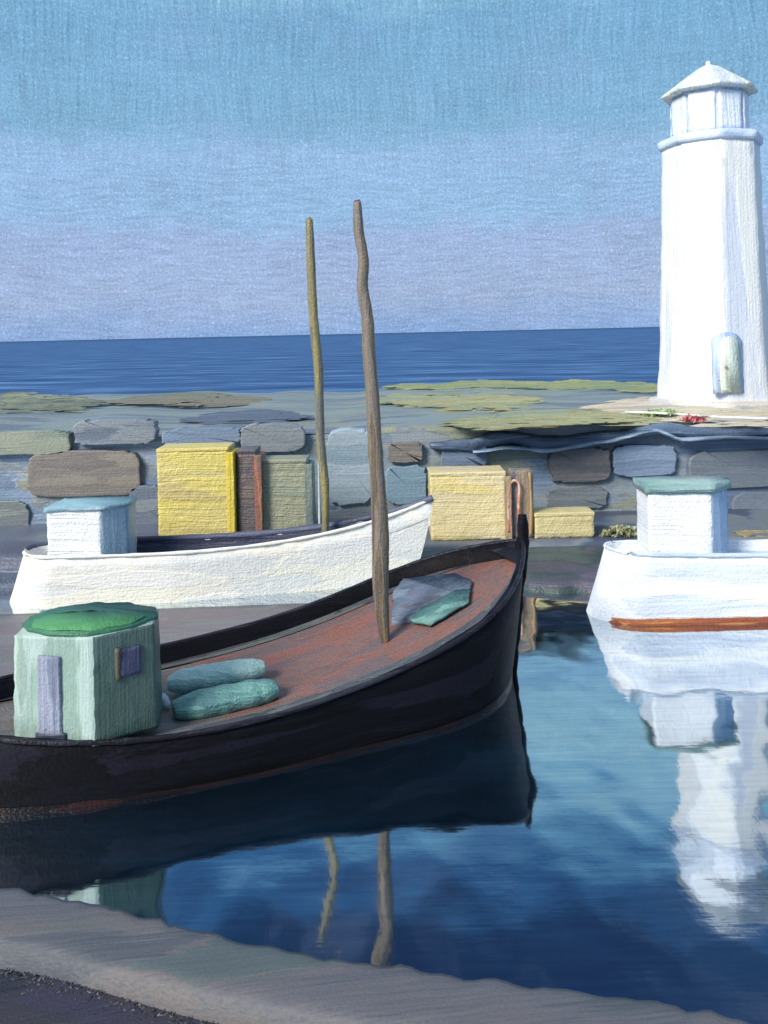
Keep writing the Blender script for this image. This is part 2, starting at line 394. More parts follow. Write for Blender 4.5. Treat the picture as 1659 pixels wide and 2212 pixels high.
# grass and sand strips on the breakwater, each a low mound
def strip(name, pts, wid, cols, lab, kind='stuff', hgt=.06, px=.024):
    bm = bmesh.new(); rg = random.Random(int(pts[0][0]) + int(pts[0][1]) * 7)
    A = [(x, y, wd) for (x, y), wd in zip(pts, wid)]
    L0, L1 = A[0][0], A[-1][0]
    n = int((L1 - L0) * 1.5)
    for q in range(n):
        x = L0 + (L1 - L0) * rg.random()
        k = max(i for i in range(len(A) - 1) if A[i][0] <= x); f = (x - A[k][0]) / (A[k + 1][0] - A[k][0])
        y = A[k][1] + (A[k + 1][1] - A[k][1]) * f; wd = A[k][2] + (A[k + 1][2] - A[k][2]) * f
        e = min(1, (x - L0 + 8) / 60, (L1 - x + 8) / 60)
        yy = y + max(-1.1, min(1.1, rg.gauss(0, .5))) * wd * .5 * e
        c = on_z(x, yy, 2.1); ln = rg.uniform(.18, .55); hw = rg.uniform(.02, .06) * (c.y / 20); a_ = rg.gauss(0, .05)
        z0 = wall_top(c.x) + .025 + rg.uniform(0, .03 + hgt * .4)
        d_ = Vector((math.cos(a_), math.sin(a_), 0)) * ln; w_ = Vector((-math.sin(a_), math.cos(a_), .25)) * hw * 2
        P = [(-1, 0), (-.6, -.8), (.2, -1), (.8, -.7), (1, .1), (.6, .8), (-.4, 1)]
        vs = [bm.verts.new(Vector((c.x, c.y, z0)) + d_ * u * rg.uniform(.85, 1.1) + w_ * v + Vector((0, 0, .012 * (1 - u * u)))) for u, v in P]
        bm.faces.new(vs)
    return tag(obj(name, bm, paint(name, cols, 'f', px, (120, 12), .6)), lab, kind=kind)
OC = [(136, 142, 110), (154, 156, 118), (166, 164, 122), (156, 146, 100), (138, 152, 136)]
strip('grass', [(830, 868), (960, 872), (1080, 874), (1140, 872)], [22, 30, 34, 26], OC, 'ochre green dry grass strip on the breakwater right of the masts')
strip('grass', [(1000, 918), (1140, 915), (1290, 908), (1420, 900)], [24, 30, 28, 20], OC, 'ochre grass strip along the wall edge left of the lighthouse')
strip('grass', [(850, 840), (1050, 836), (1250, 832), (1440, 836)], [9, 14, 16, 22], [(120, 138, 110), (146, 152, 104), (160, 158, 110)], 'yellowish grass at the seaward edge beside the lighthouse')
strip('grass', [(250, 872), (420, 866), (560, 862)], [12, 22, 12], [(112, 112, 100), (132, 122, 104), (110, 126, 116)], 'brownish dry grass on the breakwater behind the yellow box')
strip('grass', [(-120, 880), (40, 872), (200, 874)], [34, 40, 26], [(104, 112, 96), (128, 134, 106), (84, 86, 92), (146, 148, 112), (132, 138, 120)], 'dark olive grass on the breakwater at the far left')
strip('grass', [(420, 905), (560, 898), (650, 900)], [14, 22, 12], [(84, 92, 112), (102, 112, 126)], 'dark blue weed on the breakwater edge above the rusty locker')
strip('sand', [(1290, 880), (1430, 884), (1560, 888), (1760, 890)], [20, 46, 56, 60], [(196, 178, 146), (214, 200, 174), (180, 176, 150), (206, 190, 170), (170, 168, 160)], 'pale tan sandy ground around the lighthouse foot', hgt=.02)

# ------------------------------------------------------------------ lighthouse
LY = 20.9
base = on_y(1547, 895, LY); base.z = 2.14
LW = [(216, 222, 234), (226, 230, 238), (232, 234, 238), (236, 236, 232)]
lm = paint('white_limewash', LW, 'v', .024, (150, 20), .5, spec=.3, bristle=.14)
lh = thing('lighthouse', base, 'white octagonal lighthouse with pointed roof standing on the breakwater', 'lighthouse')
def octo(r, z, rot=-R(10), n=8, cx=None):
    c = base if cx is None else cx
    return [Vector((c.x + r * math.cos(2 * math.pi * k / n + rot), LY + .0 + r * math.sin(2 * math.pi * k / n + rot), z)) for k in range(n)]
zt = on_y(1540, 316, LY).z; zg = on_y(1540, 300, LY).z; ze = on_y(1540, 206, LY).z; za = on_y(1535, 138, LY).z
def ringed(rs, cap=True, n=8, rot=-R(10)):
    bm = bmesh.new(); rr = [[bm.verts.new(p) for p in octo(r, z, rot, n)] for r, z in rs]
    for a, b in zip(rr, rr[1:]):
        for k in range(n): bm.faces.new((a[k], a[(k + 1) % n], b[(k + 1) % n], b[k]))
    bm.faces.new(rr[0][::-1]); bm.faces.new(rr[-1]); return bm
bm = ringed([(1.40, 2.0), (1.31, 3.1), (1.21, 5.5), (1.14, zt - .02)]); refine(bm, .22); wobble(bm, .022, .5, 2)
obj('tower', bm, lm, lh)
bm = ringed([(1.62, 1.95), (1.60, 2.2), (1.56, 2.24)]); refine(bm, .25); wobble(bm, .025, .4, 4)
obj('plinth', bm, paint('plinth', [(206, 196, 180), (222, 214, 200), (190, 190, 196)], 'h', .024), lh)
bm = ringed([(1.19, zt - .04), (1.22, zt), (1.23, zg - .04), (1.18, zg)]); refine(bm, .2); wobble(bm, .02, .3, 8)
obj('gallery', bm, paint('gallery', [(184, 204, 232), (206, 220, 240), (222, 230, 244)], 'h', .024, bristle=.2), lh)
lb = ringed([(.86, zg - .02), (.86, ze + .02)]); refine(lb, .2); wobble(lb, .01, .3, 2)
lan = obj('lantern_room', lb, paint('lantern_room', [(168, 186, 216), (188, 204, 228), (198, 208, 230)], 'v', .024), lh)
pm = paint('lantern_pane', [(228, 236, 248), (244, 247, 252), (236, 242, 250)], 'v', .024, (120, 24), .8)
R8 = -R(10)
for k in range(8):
    a = octo(.90, 0)[k]; b = octo(.90, 0)[(k + 1) % 8]
    f0, f1 = .07, .93
    p, q = a.lerp(b, f0), a.lerp(b, f1)
    nrm = Vector(((p.x + q.x) / 2 - base.x, (p.y + q.y) / 2 - LY, 0)).normalized()
    zz0, zz1 = zg + .05, ze - .10
    bm = bmesh.new()
    poly_prism(bm, [Vector((v.x, v.y, zz1)) for v in (p - nrm * .06, q - nrm * .06, q + nrm * .02, p + nrm * .02)], [Vector((v.x, v.y, zz0)) for v in (p - nrm * .06, q - nrm * .06, q + nrm * .02, p + nrm * .02)])
    refine(bm, .14); wobble(bm, .015, .2, k)
    obj('window_pane', bm, pm, lan)
rm = paint('lantern_roof', [(206, 218, 226), (228, 232, 224), (238, 236, 214), (216, 226, 236)], 'v', .024, (70, 16), .9, ang=0)
bm = ringed([(.8, ze - .03), (1.10, ze - .02), (1.14, ze + .03), (.62, ze + (za - ze) * .52), (.28, ze + (za - ze) * .84), (.05, za - .02)]); refine(bm, .16); wobble(bm, .022, .3, 6)
rf = obj('roof', bm, rm, lh)
bm = bmesh.new(); bmesh.ops.create_uvsphere(bm, u_segments=12, v_segments=8, radius=.07, matrix=Matrix.Translation((base.x, LY, za)))
obj('finial', bm, rm, rf)
# door set in the front face
dl = on_y(1558, 838, LY - 1.42); dr = on_y(1603, 838, LY - 1.42); dtop = on_y(1580, 726, LY - 1.40).z
face = [octo(1.335, 2.4)[k] for k in range(8)]
fp = sorted(face, key=lambda v: v.y)[:2]; fp.sort(key=lambda v: v.x)
ray = lambda p, off: Vector((p.x, fp[0].y + (fp[1].y - fp[0].y) * (p.x - fp[0].x) / (fp[1].x - fp[0].x) + off, p.z))
def door_slab(x0, x1, z0, z1, off, th, arch):
    bm = bmesh.new(); ring = []
    n = 10; cx_ = (x0 + x1) / 2; hw = (x1 - x0) / 2
    ring.append((x0, z0)); ring.append((x1, z0))
    for k in range(n + 1):
        a = math.pi * k / n; ring.append((cx_ + hw * math.cos(a), z1 - arch + arch * math.sin(a)))
    fr = [ray(Vector((x, 0, z)), off - .055 * (1 - (z - 2.1) / 1.6) ) for x, z in ring]; bk = [v + Vector((0, th, 0)) for v in fr]
    poly_prism(bm, fr, bk); refine(bm, .15); wobble(bm, .012, .2, x0); return bm
zb = 2.45
dr_o = obj('door', door_slab(dl.x, dr.x, zb, dtop, -.06, .14, .25), paint('door_paint', [(206, 220, 212), (222, 232, 216), (232, 238, 222)], 'v', .022, (90, 10), .7), lh)
fro = obj('door_frame', door_slab(dl.x - .14, dr.x + .10, zb - .03, dtop + .1, .0, .14, .25), paint('door_frame', [(172, 194, 226), (192, 210, 236)], 'v', .022), lh)
bm = bmesh.new(); kp = ray(Vector((dl.x + .1, 0, zb + .6)), -.12); bmesh.ops.create_uvsphere(bm, u_segments=10, v_segments=6, radius=.035, matrix=Matrix.Translation(kp))
obj('handle', bm, paint('door_handle', [(150, 160, 170), (170, 176, 180)], 'h', .02), dr_o)

# things at the lighthouse foot
def shrub(name, c, r, h, cols, label, cat, nleaf=260, seed=1, leaf=.05):
    rg = random.Random(seed); bm = bmesh.new()
    for i in range(nleaf):
        a = rg.uniform(0, 2 * math.pi); q = rg.random() ** .5; z = rg.random()
        p = c + Vector((math.cos(a) * r * q * (1 - .5 * z), math.sin(a) * r * .6 * q * (1 - .5 * z), h * z + .02))
        n = Vector((rg.gauss(0, 1), rg.gauss(0, 1), rg.gauss(.5, .6))).normalized(); u = n.orthogonal().normalized(); v = n.cross(u)
        s = leaf * rg.uniform(.6, 1.5)
        bm.faces.new([bm.verts.new(p + u * s), bm.verts.new(p + v * s * .5), bm.verts.new(p - u * s), bm.verts.new(p - v * s * .5)])
    return tag(obj(name, bm, paint(name, cols, 'f', .02, (10, 6), .2), smooth=False), label, cat)
c = on_z(1428, 900, 2.1); shrub('bush', Vector((c.x, c.y, 2.08)), .55, .12, [(136, 164, 122), (150, 176, 130), (180, 192, 140)], 'small bright green bush at the left foot of the lighthouse', 'bush', 300, 3, .07)
c = on_z(1497, 908, 2.1); shrub('flower_clump', Vector((c.x, c.y, 2.08)), .28, .09, [(200, 100, 110), (206, 120, 124), (204, 146, 138)], 'low clump of red flowers in front of the lighthouse', 'flowers', 160, 4, .05)
c = on_z(1440, 906, 2.1)
pts = [on_z(x, y, 2.2) for x, y in ((1350, 890), (1440, 893), (1540, 900), (1660, 904))]
tag(obj('white_kerb_rail', tube(pts, [.025] * 4, 8, 6, .3), paint('rail_white', [(214, 220, 222), (232, 232, 222)], 'h', .02)), 'thin white rail along the breakwater edge under the lighthouse', 'rail')

# ------------------------------------------------------------------ boxes and crates on the far quay
def crate(name, px0, py0, px1, py1, Y, dep, front, side, lab, cat, grp=None, rz=0.0, slats=0, lidc=None, seed=1.0, z0=QZ, sag=0):
    a = on_y(px0, py1, Y); b = on_y(px1, py0, Y)
    x0, x1, z1 = a.x, b.x, b.z
    th = thing(name, ((x0 + x1) / 2, Y + dep / 2, z0), lab, cat, grp)
    px_ = .016
    bd = box(x0, x1, Y, Y + dep, z0, z1 - .06, rz, .04)
    refine(bd, .04, 90000); wobble(bd, .026, .12, seed); wobble(bd, .012, .045, seed + 1)
    mf = paint(name + '_front', front, 'h', px_, (120, 16), .9, bristle=.16)
    obj('body', bd, mf, th)
    ld = box(x0 - .006, x1 + .006, Y - .006, Y + dep + .006, z1 - .07, z1, rz, .022); refine(ld, .08); wobble(ld, .018, .15, seed + 3)
    obj('lid', ld, paint(name + '_lid', lidc or front, 'h', px_, (120, 12), .8), th)
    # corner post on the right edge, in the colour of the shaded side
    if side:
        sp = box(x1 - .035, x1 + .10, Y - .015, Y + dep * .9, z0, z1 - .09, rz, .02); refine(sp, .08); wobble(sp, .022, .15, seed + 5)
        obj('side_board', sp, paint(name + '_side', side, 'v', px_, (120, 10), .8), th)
    return th
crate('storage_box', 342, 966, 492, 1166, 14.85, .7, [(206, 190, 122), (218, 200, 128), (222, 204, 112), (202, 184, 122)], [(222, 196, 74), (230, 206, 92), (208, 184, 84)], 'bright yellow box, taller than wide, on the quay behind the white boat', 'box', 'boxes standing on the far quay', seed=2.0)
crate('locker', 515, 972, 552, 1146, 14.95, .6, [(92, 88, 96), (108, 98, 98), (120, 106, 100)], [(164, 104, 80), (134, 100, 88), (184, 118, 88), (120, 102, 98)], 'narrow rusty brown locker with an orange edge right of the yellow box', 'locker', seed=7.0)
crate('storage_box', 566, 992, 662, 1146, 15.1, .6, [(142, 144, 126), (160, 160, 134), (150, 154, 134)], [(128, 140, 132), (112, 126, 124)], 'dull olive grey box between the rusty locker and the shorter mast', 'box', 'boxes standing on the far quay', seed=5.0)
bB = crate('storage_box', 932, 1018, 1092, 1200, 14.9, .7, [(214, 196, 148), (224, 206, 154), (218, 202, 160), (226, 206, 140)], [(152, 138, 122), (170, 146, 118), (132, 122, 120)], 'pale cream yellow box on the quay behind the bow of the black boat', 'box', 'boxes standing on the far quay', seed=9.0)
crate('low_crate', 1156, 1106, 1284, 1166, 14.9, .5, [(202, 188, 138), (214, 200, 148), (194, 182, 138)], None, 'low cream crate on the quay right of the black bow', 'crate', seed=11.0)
# tan screen with an orange hose hung over it, beside the cream box
a = on_y(1106, 1160, 14.95); b = on_y(1152, 1016, 14.95)
scr = thing('net_rack', ((a.x + b.x) / 2, 15.1, QZ), 'tan upright rack with a looped orange hose beside the cream box', 'rack')
bm = box(a.x, b.x, 14.98, 15.25, QZ, b.z, 0, .03); refine(bm, .07); wobble(bm, .02, .15, 21)
obj('panel', bm, paint('rack_panel', [(122, 116, 118), (150, 134, 116), (166, 146, 118), (112, 112, 122)], 'v', .016, (110, 10), .8), scr)
hp = [on_y(x, y, 14.9) for x, y in ((1099, 1150), (1098, 1090), (1102, 1048), (1112, 1038), (1122, 1050), (1120, 1090), (1122, 1146))]
obj('hose', tube(hp, [.022] * 7, 8, 6, .4), paint('hose', [(196, 128, 96), (222, 184, 168), (206, 110, 66)], 'v', .014, (20, 6)), scr)
hp = [on_y(x, y, 14.9) for x, y in ((1146, 1156), (1148, 1100), (1144, 1020))]
obj('post', tube(hp, [.03, .03, .02], 8, 6, .4), paint('rack_post', [(150, 116, 84), (180, 146, 100)], 'v', .014, (20, 6)), scr)
a = on_z(1100, 1250, .1); b = on_z(1450, 1250, .1)  # dark sheet added over the water to hide the low crate's reflection
rows = []
for i in range(31):
    f = i / 30; x = a.x + (b.x - a.x) * f; e = max(0, math.sin(math.pi * f)) ** .14
    yf = 14.5 - 1.66 * e + .12 * noise.noise(Vector((x * 3, 0, 2)))
    n_ = noise.noise(Vector((x * 4, 1, 1)))
    rows.append([Vector((x, 14.5, .33)), Vector((x, 14.1, .30 * e + .03 * n_)), Vector((x, (14.1 + yf) / 2, .24 * e + .04 * noise.noise(Vector((x * 3, 5, 1))))), Vector((x, yf + .1, .14 * e)), Vector((x, yf, -.02)), Vector((x, yf, -.4))])
bm = bmesh.new(); G = [[bm.verts.new(p) for p in r] for r in rows]
for p_, q_ in zip(G, G[1:]):
    for i in range(5): bm.faces.new((p_[i], p_[i + 1], q_[i + 1], q_[i]))
refine(bm, .12); wobble(bm, .02, .2, 31)
tag(obj('dark_cover', bm, paint('dark_cover', [(64, 68, 82), (84, 80, 98), (98, 92, 108), (58, 72, 74), (74, 88, 88)], 'h', .016, (80, 14), .7)), 'low dark sheet added at the waterline right of the black bow to hide a reflection', 'cover')
# thin white pole right of the olive box
p0 = on_y(690, 1130, 15.0); p0.z = QZ; p1 = on_y(688, 985, 15.0)
tag(obj('white_pole', tube([p0, p0.lerp(p1, .5), p1], [.022, .02, .016], 8, 6, .4), paint('white_pole', [(176, 192, 200), (206, 216, 222)], 'v', .016)), 'thin pale pole standing between the shorter mast and the blue grey stone', 'pole')
# yellowish tufts left of the right-hand cabin and the ochre plank behind it
c = on_y(1345, 1176, 14.9); shrub('bush', Vector((c.x, 15.0, QZ)), .42, .12, [(130, 136, 106), (160, 160, 118), (176, 178, 150)], 'yellow green tuft on the quay left of the white wheelhouse', 'bush', 320, 8, .05)
a = on_y(1588, 1168, 15); b = on_y(1800, 1148, 15)
bm = box(a.x, b.x, 14.7, 15.1, QZ, b.z, 0, .03); refine(bm, .1); wobble(bm, .02, .2, 2)
tag(obj('timber_beam', bm, paint('timber', [(140, 122, 84), (160, 142, 98), (172, 156, 112)], 'h', .016)), 'ochre timber beam lying on the quay behind the right white boat', 'beam')
# ------------------------------------------------------------------ boats
class Boat:
    def __init__(s, name, x0, y0, hd, L, B, h0, hb, e, f0, f1, f2, heel, wr, hs=0.0, label='', group=None, cat='boat', deck=.16, rake=.03, srake=0.0):
        s.__dict__.update(locals())
        s.root = thing(name, (x0, y0, 0), label, cat, group)
    def beam(s, t):
        a = min(1, max(0, t / s.f0)); st = math.sqrt(max(0, 1 - (1 - a) ** 2)); b = min(1, max(0, (t - s.f1) / (1 - s.f1)))
        return s.B * st * (1 - b ** s.f2)
    def sheer(s, t): return s.h0 + (s.hb - s.h0) * t ** s.e + s.hs * (1 - t) ** 3
    def W(s, lx, ly, z):
        c, n = math.cos(s.hd), math.sin(s.hd)
        return Vector((s.x0 + c * lx - n * ly, s.y0 + n * lx + c * ly, z + ly * math.sin(s.heel)))
    def at(s, t, k, z): return s.W(t * s.L, k * s.beam(t), z)
    def loft(s, rows, closed_ends=True):
        bm = bmesh.new(); G = [[bm.verts.new(p) for p in r] for r in rows]
        for a, b in zip(G, G[1:]):
            for i in range(len(a) - 1):
                try: bm.faces.new((a[i], a[i + 1], b[i + 1], b[i]))
                except ValueError: pass
        bmesh.ops.remove_doubles(bm, verts=bm.verts, dist=.0008)
        return bm
    def hull_mesh(s, N=90, wob=.012):
        """outer skin, rail top and inner skin down below the deck, as one shell; both sides"""
        rows = []
        for i in range(N + 1):
            t = i / N; t = t if t < .92 else t
            tt = (1 - math.cos(math.pi * t)) / 2
            r = []
            zs = s.sheer(tt)
            prof = []
            for k, (zf, wf_) in enumerate(((-.42, .30), (-.25, .55), (-.1, s.wr * .93), (.0, s.wr), (.25, s.wr + (1 - s.wr) * .45), (.5, s.wr + (1 - s.wr) * .74), (.75, s.wr + (1 - s.wr) * .92), (1.0, 1.0))):
                z = zf * zs if zf > 0 else zf
                lx = tt * s.L * (1 - s.rake * (1 - max(0, zf)) ** 1.4) - s.srake * (1 - max(0, zf)) * (1 - tt) ** 8
                prof.append((lx, s.beam(tt) * wf_, z))
            th = .055
            prof.append((tt * s.L - .05 * (tt - .5) * 2, max(0, s.beam(tt) - th), zs))
            prof.append((tt * s.L - .05 * (tt - .5) * 2, max(0, s.beam(tt) - th - .01), zs - s.deck - .12))
            rr = [s.W(a, -b, c) for a, b, c in reversed(prof)] + [s.W(a, b, c) for a, b, c in prof]
            rows.append(rr)
        bm = s.loft(rows)
        return wobble(bm, wob, .35, s.x0)
    def surf(s, t0, t1, k0, k1, dz, N=40, M=10, wob=0.0, tilt=0.0):
        rows = []
        for i in range(N + 1):
            t = t0 + (t1 - t0) * i / N
            rows.append([s.at(t, k0 + (k1 - k0) * j / M, s.sheer(t) + dz - tilt * (k0 + (k1 - k0) * j / M)) for j in range(M + 1)])
        bm = s.loft(rows)
        if wob: wobble(bm, wob, .3, t0)
        return bm
    def rail(s, rad, dz=.0, k=1.0, t0=0.0):
        pts = []
        N = 60
        for i in range(N + 1):
            t = t0 + (1 - t0) * (1 - math.cos(math.pi * i / N)) / 2; pts.append(s.at(t, -k, s.sheer(t) + dz))
        far = []
        for i in range(N + 1):
            t = t0 + (1 - t0) * (1 - math.cos(math.pi * i / N)) / 2; far.append(s.at(t, k, s.sheer(t) + dz))
        return pts + far[::-1][1:]
    def on_surf(s, px, py, dz):
        z = s.h0
        for _ in range(30):
            p = on_z(px, py, z)
            c, n = math.cos(s.hd), math.sin(s.hd); dx, dy = p.x - s.x0, p.y - s.y0
            lx, ly = c * dx + n * dy, -n * dx + c * dy
            z = .5 * z + .5 * (s.sheer(min(1, max(0, lx / s.L))) + dz + ly * math.sin(s.heel))
        return on_z(px, py, z)

# ---- black fishing boat
fb = Boat('fishing_boat', -4.083, 7.482, .429, 6.224, 1.058, .437, 1.525, 2.724, .499, .648, 3.474, .043, .84, .35,
          label='black wooden fishing boat with red brown deck and green wheelhouse', group=None, deck=.13)
BK = [(9, 9, 12), (14, 14, 20), (20, 20, 28), (12, 12, 16), (28, 27, 38)]
black = paint('tarred_planks', BK, 'f', .011, (260, 20), .35, rough=.55, spec=.12, bristle=.5, ang=-.43)
obj('hull', fb.hull_mesh(110, .010), black, fb.root)
bm = tube(fb.rail(0), [.026] * len(fb.rail(0)), 8, 1, .25)
obj('gunwale', bm, paint('gunwale_dark', [(22, 20, 28), (34, 32, 42), (52, 50, 62), (26, 24, 32)], 'f', .011, (90, 8), .6, ang=-.43), fb.root)
# red boot line at the waterline
rows = []
for i in range(81):
    t = i / 80
    rows.append([fb.W(t * fb.L * (1 - fb.rake * (1 - zf)), -fb.beam(t) * (fb.wr + (1 - fb.wr) * q) - .012, z) for zf, z, q in ((0, -.02, -.03), (0, .03, .06), (0, .085, .15))])
bm = fb.loft(rows); wobble(bm, .006, .2, 3)
obj('boot_stripe', bm, paint('boot_stripe', [(22, 12, 12), (44, 22, 20), (62, 30, 26), (26, 18, 20)], 'f', .011, (120, 9), .5, ang=-.43), fb.root)
DZ = -fb.deck
side_m = paint('side_deck_grey', [(70, 78, 84), (92, 100, 102), (110, 112, 110), (58, 62, 72), (84, 84, 90)], 'f', .011, (120, 12), .6, ang=-.43)
deck_m = paint('deck_red_brown', [(116, 96, 92), (132, 98, 90), (146, 96, 82), (124, 104, 100), (152, 98, 84), (118, 100, 100)], 'f', .011, (120, 20), .8, bristle=.3, ang=-.43)
aft_m = paint('aft_deck_grey', [(106, 102, 102), (122, 114, 110), (116, 100, 96), (126, 122, 120)], 'f', .011, (110, 20), .7, ang=-.43)
obj('side_deck', fb.surf(0.015, .985, -.97, -.70, DZ + .012, 70, 5, .004, .05), side_m, fb.root)
o = obj('side_deck', fb.surf(0.015, .985, .80, .97, DZ + .012, 70, 4, .004, .05), side_m, fb.root)
obj('deck', fb.surf(.40, .985, -.72, .82, DZ, 60, 14, .006, .05), deck_m, fb.root)
obj('aft_deck', fb.surf(.01, .42, -.72, .82, DZ - .006, 40, 14, .004, .05), aft_m, fb.root)
# stem post
bx = fb.W(fb.L, 0, 0)
dirv = Vector((math.cos(fb.hd), math.sin(fb.hd), 0))
sp = [fb.W(fb.L * .965, 0, -.3), fb.W(fb.L * .975, 0, .3), fb.W(fb.L * .99, 0, 1.0), fb.W(fb.L * 1.0, 0, 1.5), fb.W(fb.L * 1.0, 0, 1.82)]
bm = tube(sp, [.05, .06, .065, .075, .05], 10, 6, .3)
obj('stem_post', bm, black, fb.root)
# breasthook behind the stem
obj('foredeck_cap', fb.surf(.955, .998, -.99, .99, -.03, 8, 8, .004), paint('cap_dark', [(24, 22, 30), (40, 38, 50), (60, 62, 80)], 'f', .011), fb.root)
# mast
mp = [(833, 1388), (826, 1330), (822, 1260), (822, 1160), (817, 1060), (810, 960), (805, 860), (797, 760), (794, 690), (783, 620), (785, 560), (775, 500), (772, 442)]
mb = fb.on_surf(833, 1388, DZ)
pts = [mb] + [on_y(x, y, mb.y + .02 * i) for i, (x, y) in enumerate(mp) if i]
wd = [16, 30, 36, 37, 34, 31, 29, 28, 27, 25, 23, 23, 18]
pts[0].z -= .02; pts += [pts[-1] + Vector((-.002, 0, .03)), pts[-1] + Vector((-.003, 0, .045))]; wd += [13, 3]
bm = tube(pts, [q / 2 / FPX * p.y for q, p in zip(wd, pts)], 14, 6, .10)
mast = obj('mast', bm, paint('mast_wood', [(98, 86, 76), (122, 108, 88), (138, 120, 84), (106, 104, 100), (128, 116, 106)], 'v', .011, (120, 7), .7, bristle=.3), fb.root)
# hatch with teal cover
def slab(bt, pix, dz0, dz1, amp=.008, seed=1):
    bot = [bt.on_surf(x, y, dz0) for x, y in pix]; top = [b + Vector((0, 0, dz1 - dz0)) for b in bot]
    bm = bmesh.new(); poly_prism(bm, top, bot); refine(bm, .06); return wobble(bm, amp, .12, seed)
hatch = obj('hatch', slab(fb, [(846, 1354), (850, 1290), (872, 1264), (985, 1252), (1020, 1268), (1012, 1300), (940, 1350)], DZ - .02, DZ + .06), paint('hatch_blue_grey', [(92, 104, 122), (112, 126, 146), (98, 96, 112), (124, 138, 152)], 'f', .011, (90, 12), .7), fb.root)
obj('hatch_cover', slab(fb, [(888, 1345), (905, 1322), (985, 1280), (1016, 1278), (1012, 1304), (930, 1352)], DZ + .055, DZ + .085, .006, 4), paint('teal_cover', [(78, 116, 114), (94, 134, 130), (116, 160, 152)], 'f', .011, (90, 9), .8), hatch)
# rolled tarpaulin on the near side deck: a pale roll lying behind a darker one
tp = thing('rolled_tarpaulin', fb.on_surf(480, 1530, DZ), 'two teal rolled tarpaulins lashed together on deck beside the green wheelhouse', 'tarpaulin')
def roll(p0, p1, r, zf, cols, seed):
    a = fb.on_surf(*p0, DZ); b = fb.on_surf(*p1, DZ); a.z += r * zf; b.z += r * zf
    n = 9; P = [a.lerp(b, i / (n - 1)) for i in range(n)]
    rr = [r * (1 - abs(2 * i / (n - 1) - 1) ** 5 * .45) for i in range(n)]
    bm = tube(P, rr, 16, 5, .10)
    for v in bm.verts:
        f_ = min(1, max(0, (v.co - a).dot(b - a) / (b - a).length_squared)); zc = a.z + (b.z - a.z) * f_
        v.co.z = zc + (v.co.z - zc) * .72 - r * .22
    wobble(bm, .008, .16, seed)
    return bm
obj('upper_roll', roll((362, 1506), (572, 1470), .165, 1.0, None, 1), paint('pale_teal_canvas', [(150, 182, 178), (172, 204, 196), (190, 218, 208), (158, 186, 186)], 'f', .011, (110, 8), .9), tp)
obj('lower_roll', roll((374, 1556), (600, 1508), .165, .8, None, 5), paint('dark_teal_canvas', [(98, 142, 140), (114, 160, 152), (140, 186, 176), (104, 148, 146)], 'f', .011, (110, 8), .9), tp)
# wheelhouse
plan = [(-3.22, 7.20), (-2.50, 7.12), (-2.05, 7.44), (-2.12, 7.86), (-2.60, 8.06), (-3.26, 7.90)]
ztop = 1.475
plan = [(x - .02, y + .115) for x, y in plan]
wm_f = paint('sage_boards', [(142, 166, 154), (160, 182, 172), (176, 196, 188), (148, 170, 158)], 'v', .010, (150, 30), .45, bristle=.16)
wm_s = paint('sage_boards_shaded', [(78, 98, 92), (90, 110, 102), (82, 104, 94), (98, 118, 112)], 'v', .010, (110, 30), .45, bristle=.18)  # the sage boards again, shade of the right-hand side painted in as darker green
bm = prism(plan, .56, ztop, .03)
bm.faces.ensure_lookup_table()
for f in bm.faces:
    n = f.normal if f.normal.length else Vector((0, 0, 1))
bmesh.ops.recalc_face_normals(bm, faces=bm.faces)
bm.normal_update()
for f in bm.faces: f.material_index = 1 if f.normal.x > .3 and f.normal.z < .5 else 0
refine(bm, .05); wobble(bm, .010, .12, 4)
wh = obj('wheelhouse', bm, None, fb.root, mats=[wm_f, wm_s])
rp = [(-3.10, 7.30), (-2.86, 7.18), (-2.5, 7.14), (-2.16, 7.34), (-2.02, 7.58), (-2.10, 7.82), (-2.4, 7.98), (-2.75, 8.02), (-3.05, 7.90), (-3.2, 7.66), (-3.2, 7.44)]
rp = [(x - .06, y + .115) for x, y in rp]
bm = prism(grow(rp, -.015), ztop - .01, ztop + .03); refine(bm, .05); wobble(bm, .010, .12, 9)
rf = obj('roof', bm, paint('roof_dark_green', [(52, 104, 82), (66, 122, 92), (60, 112, 96)], 'h', .010, (110, 12), .8), wh)
rp2 = [(-3.06, 7.32), (-2.85, 7.23), (-2.5, 7.2), (-2.2, 7.36), (-2.12, 7.52), (-2.3, 7.66), (-2.7, 7.72), (-3.0, 7.66), (-3.12, 7.5)]
rp2 = [(x - .06, y + .115) for x, y in rp2]
bm = prism(rp2, ztop + .027, ztop + .045); refine(bm, .05); wobble(bm, .010, .12, 12)
obj('roof_panel', bm, paint('roof_bright_green', [(70, 136, 86), (86, 150, 96), (74, 140, 98), (94, 158, 104)], 'h', .010, (110, 10), .9), rf)
def on_face(p, q, u0, u1, z0, z1, off, th=.03, amp=.006, seed=1):
    """thin slab on the wall that runs from plan point p to q; u measured 0..1 along it"""
    p, q = Vector((p[0], p[1], 0)), Vector((q[0], q[1], 0)); d = q - p; n = Vector((d.y, -d.x, 0)).normalized()
    a = p + d * u0 + n * off; b = p + d * u1 + n * off
    bm = bmesh.new()
    pl = [a, b, b - n * th, a - n * th]
    poly_prism(bm, [Vector((v.x, v.y, z1)) for v in pl], [Vector((v.x, v.y, z0)) for v in pl])
    refine(bm, .04); return wobble(bm, amp, .1, seed)
d_ = obj('door', on_face(plan[0], plan[1], .32, .60, .64, 1.31, .010, .03), paint('door_lilac', [(128, 132, 156), (144, 148, 168), (156, 162, 180), (120, 128, 148)], 'v', .010, (120, 8), .8), wh)
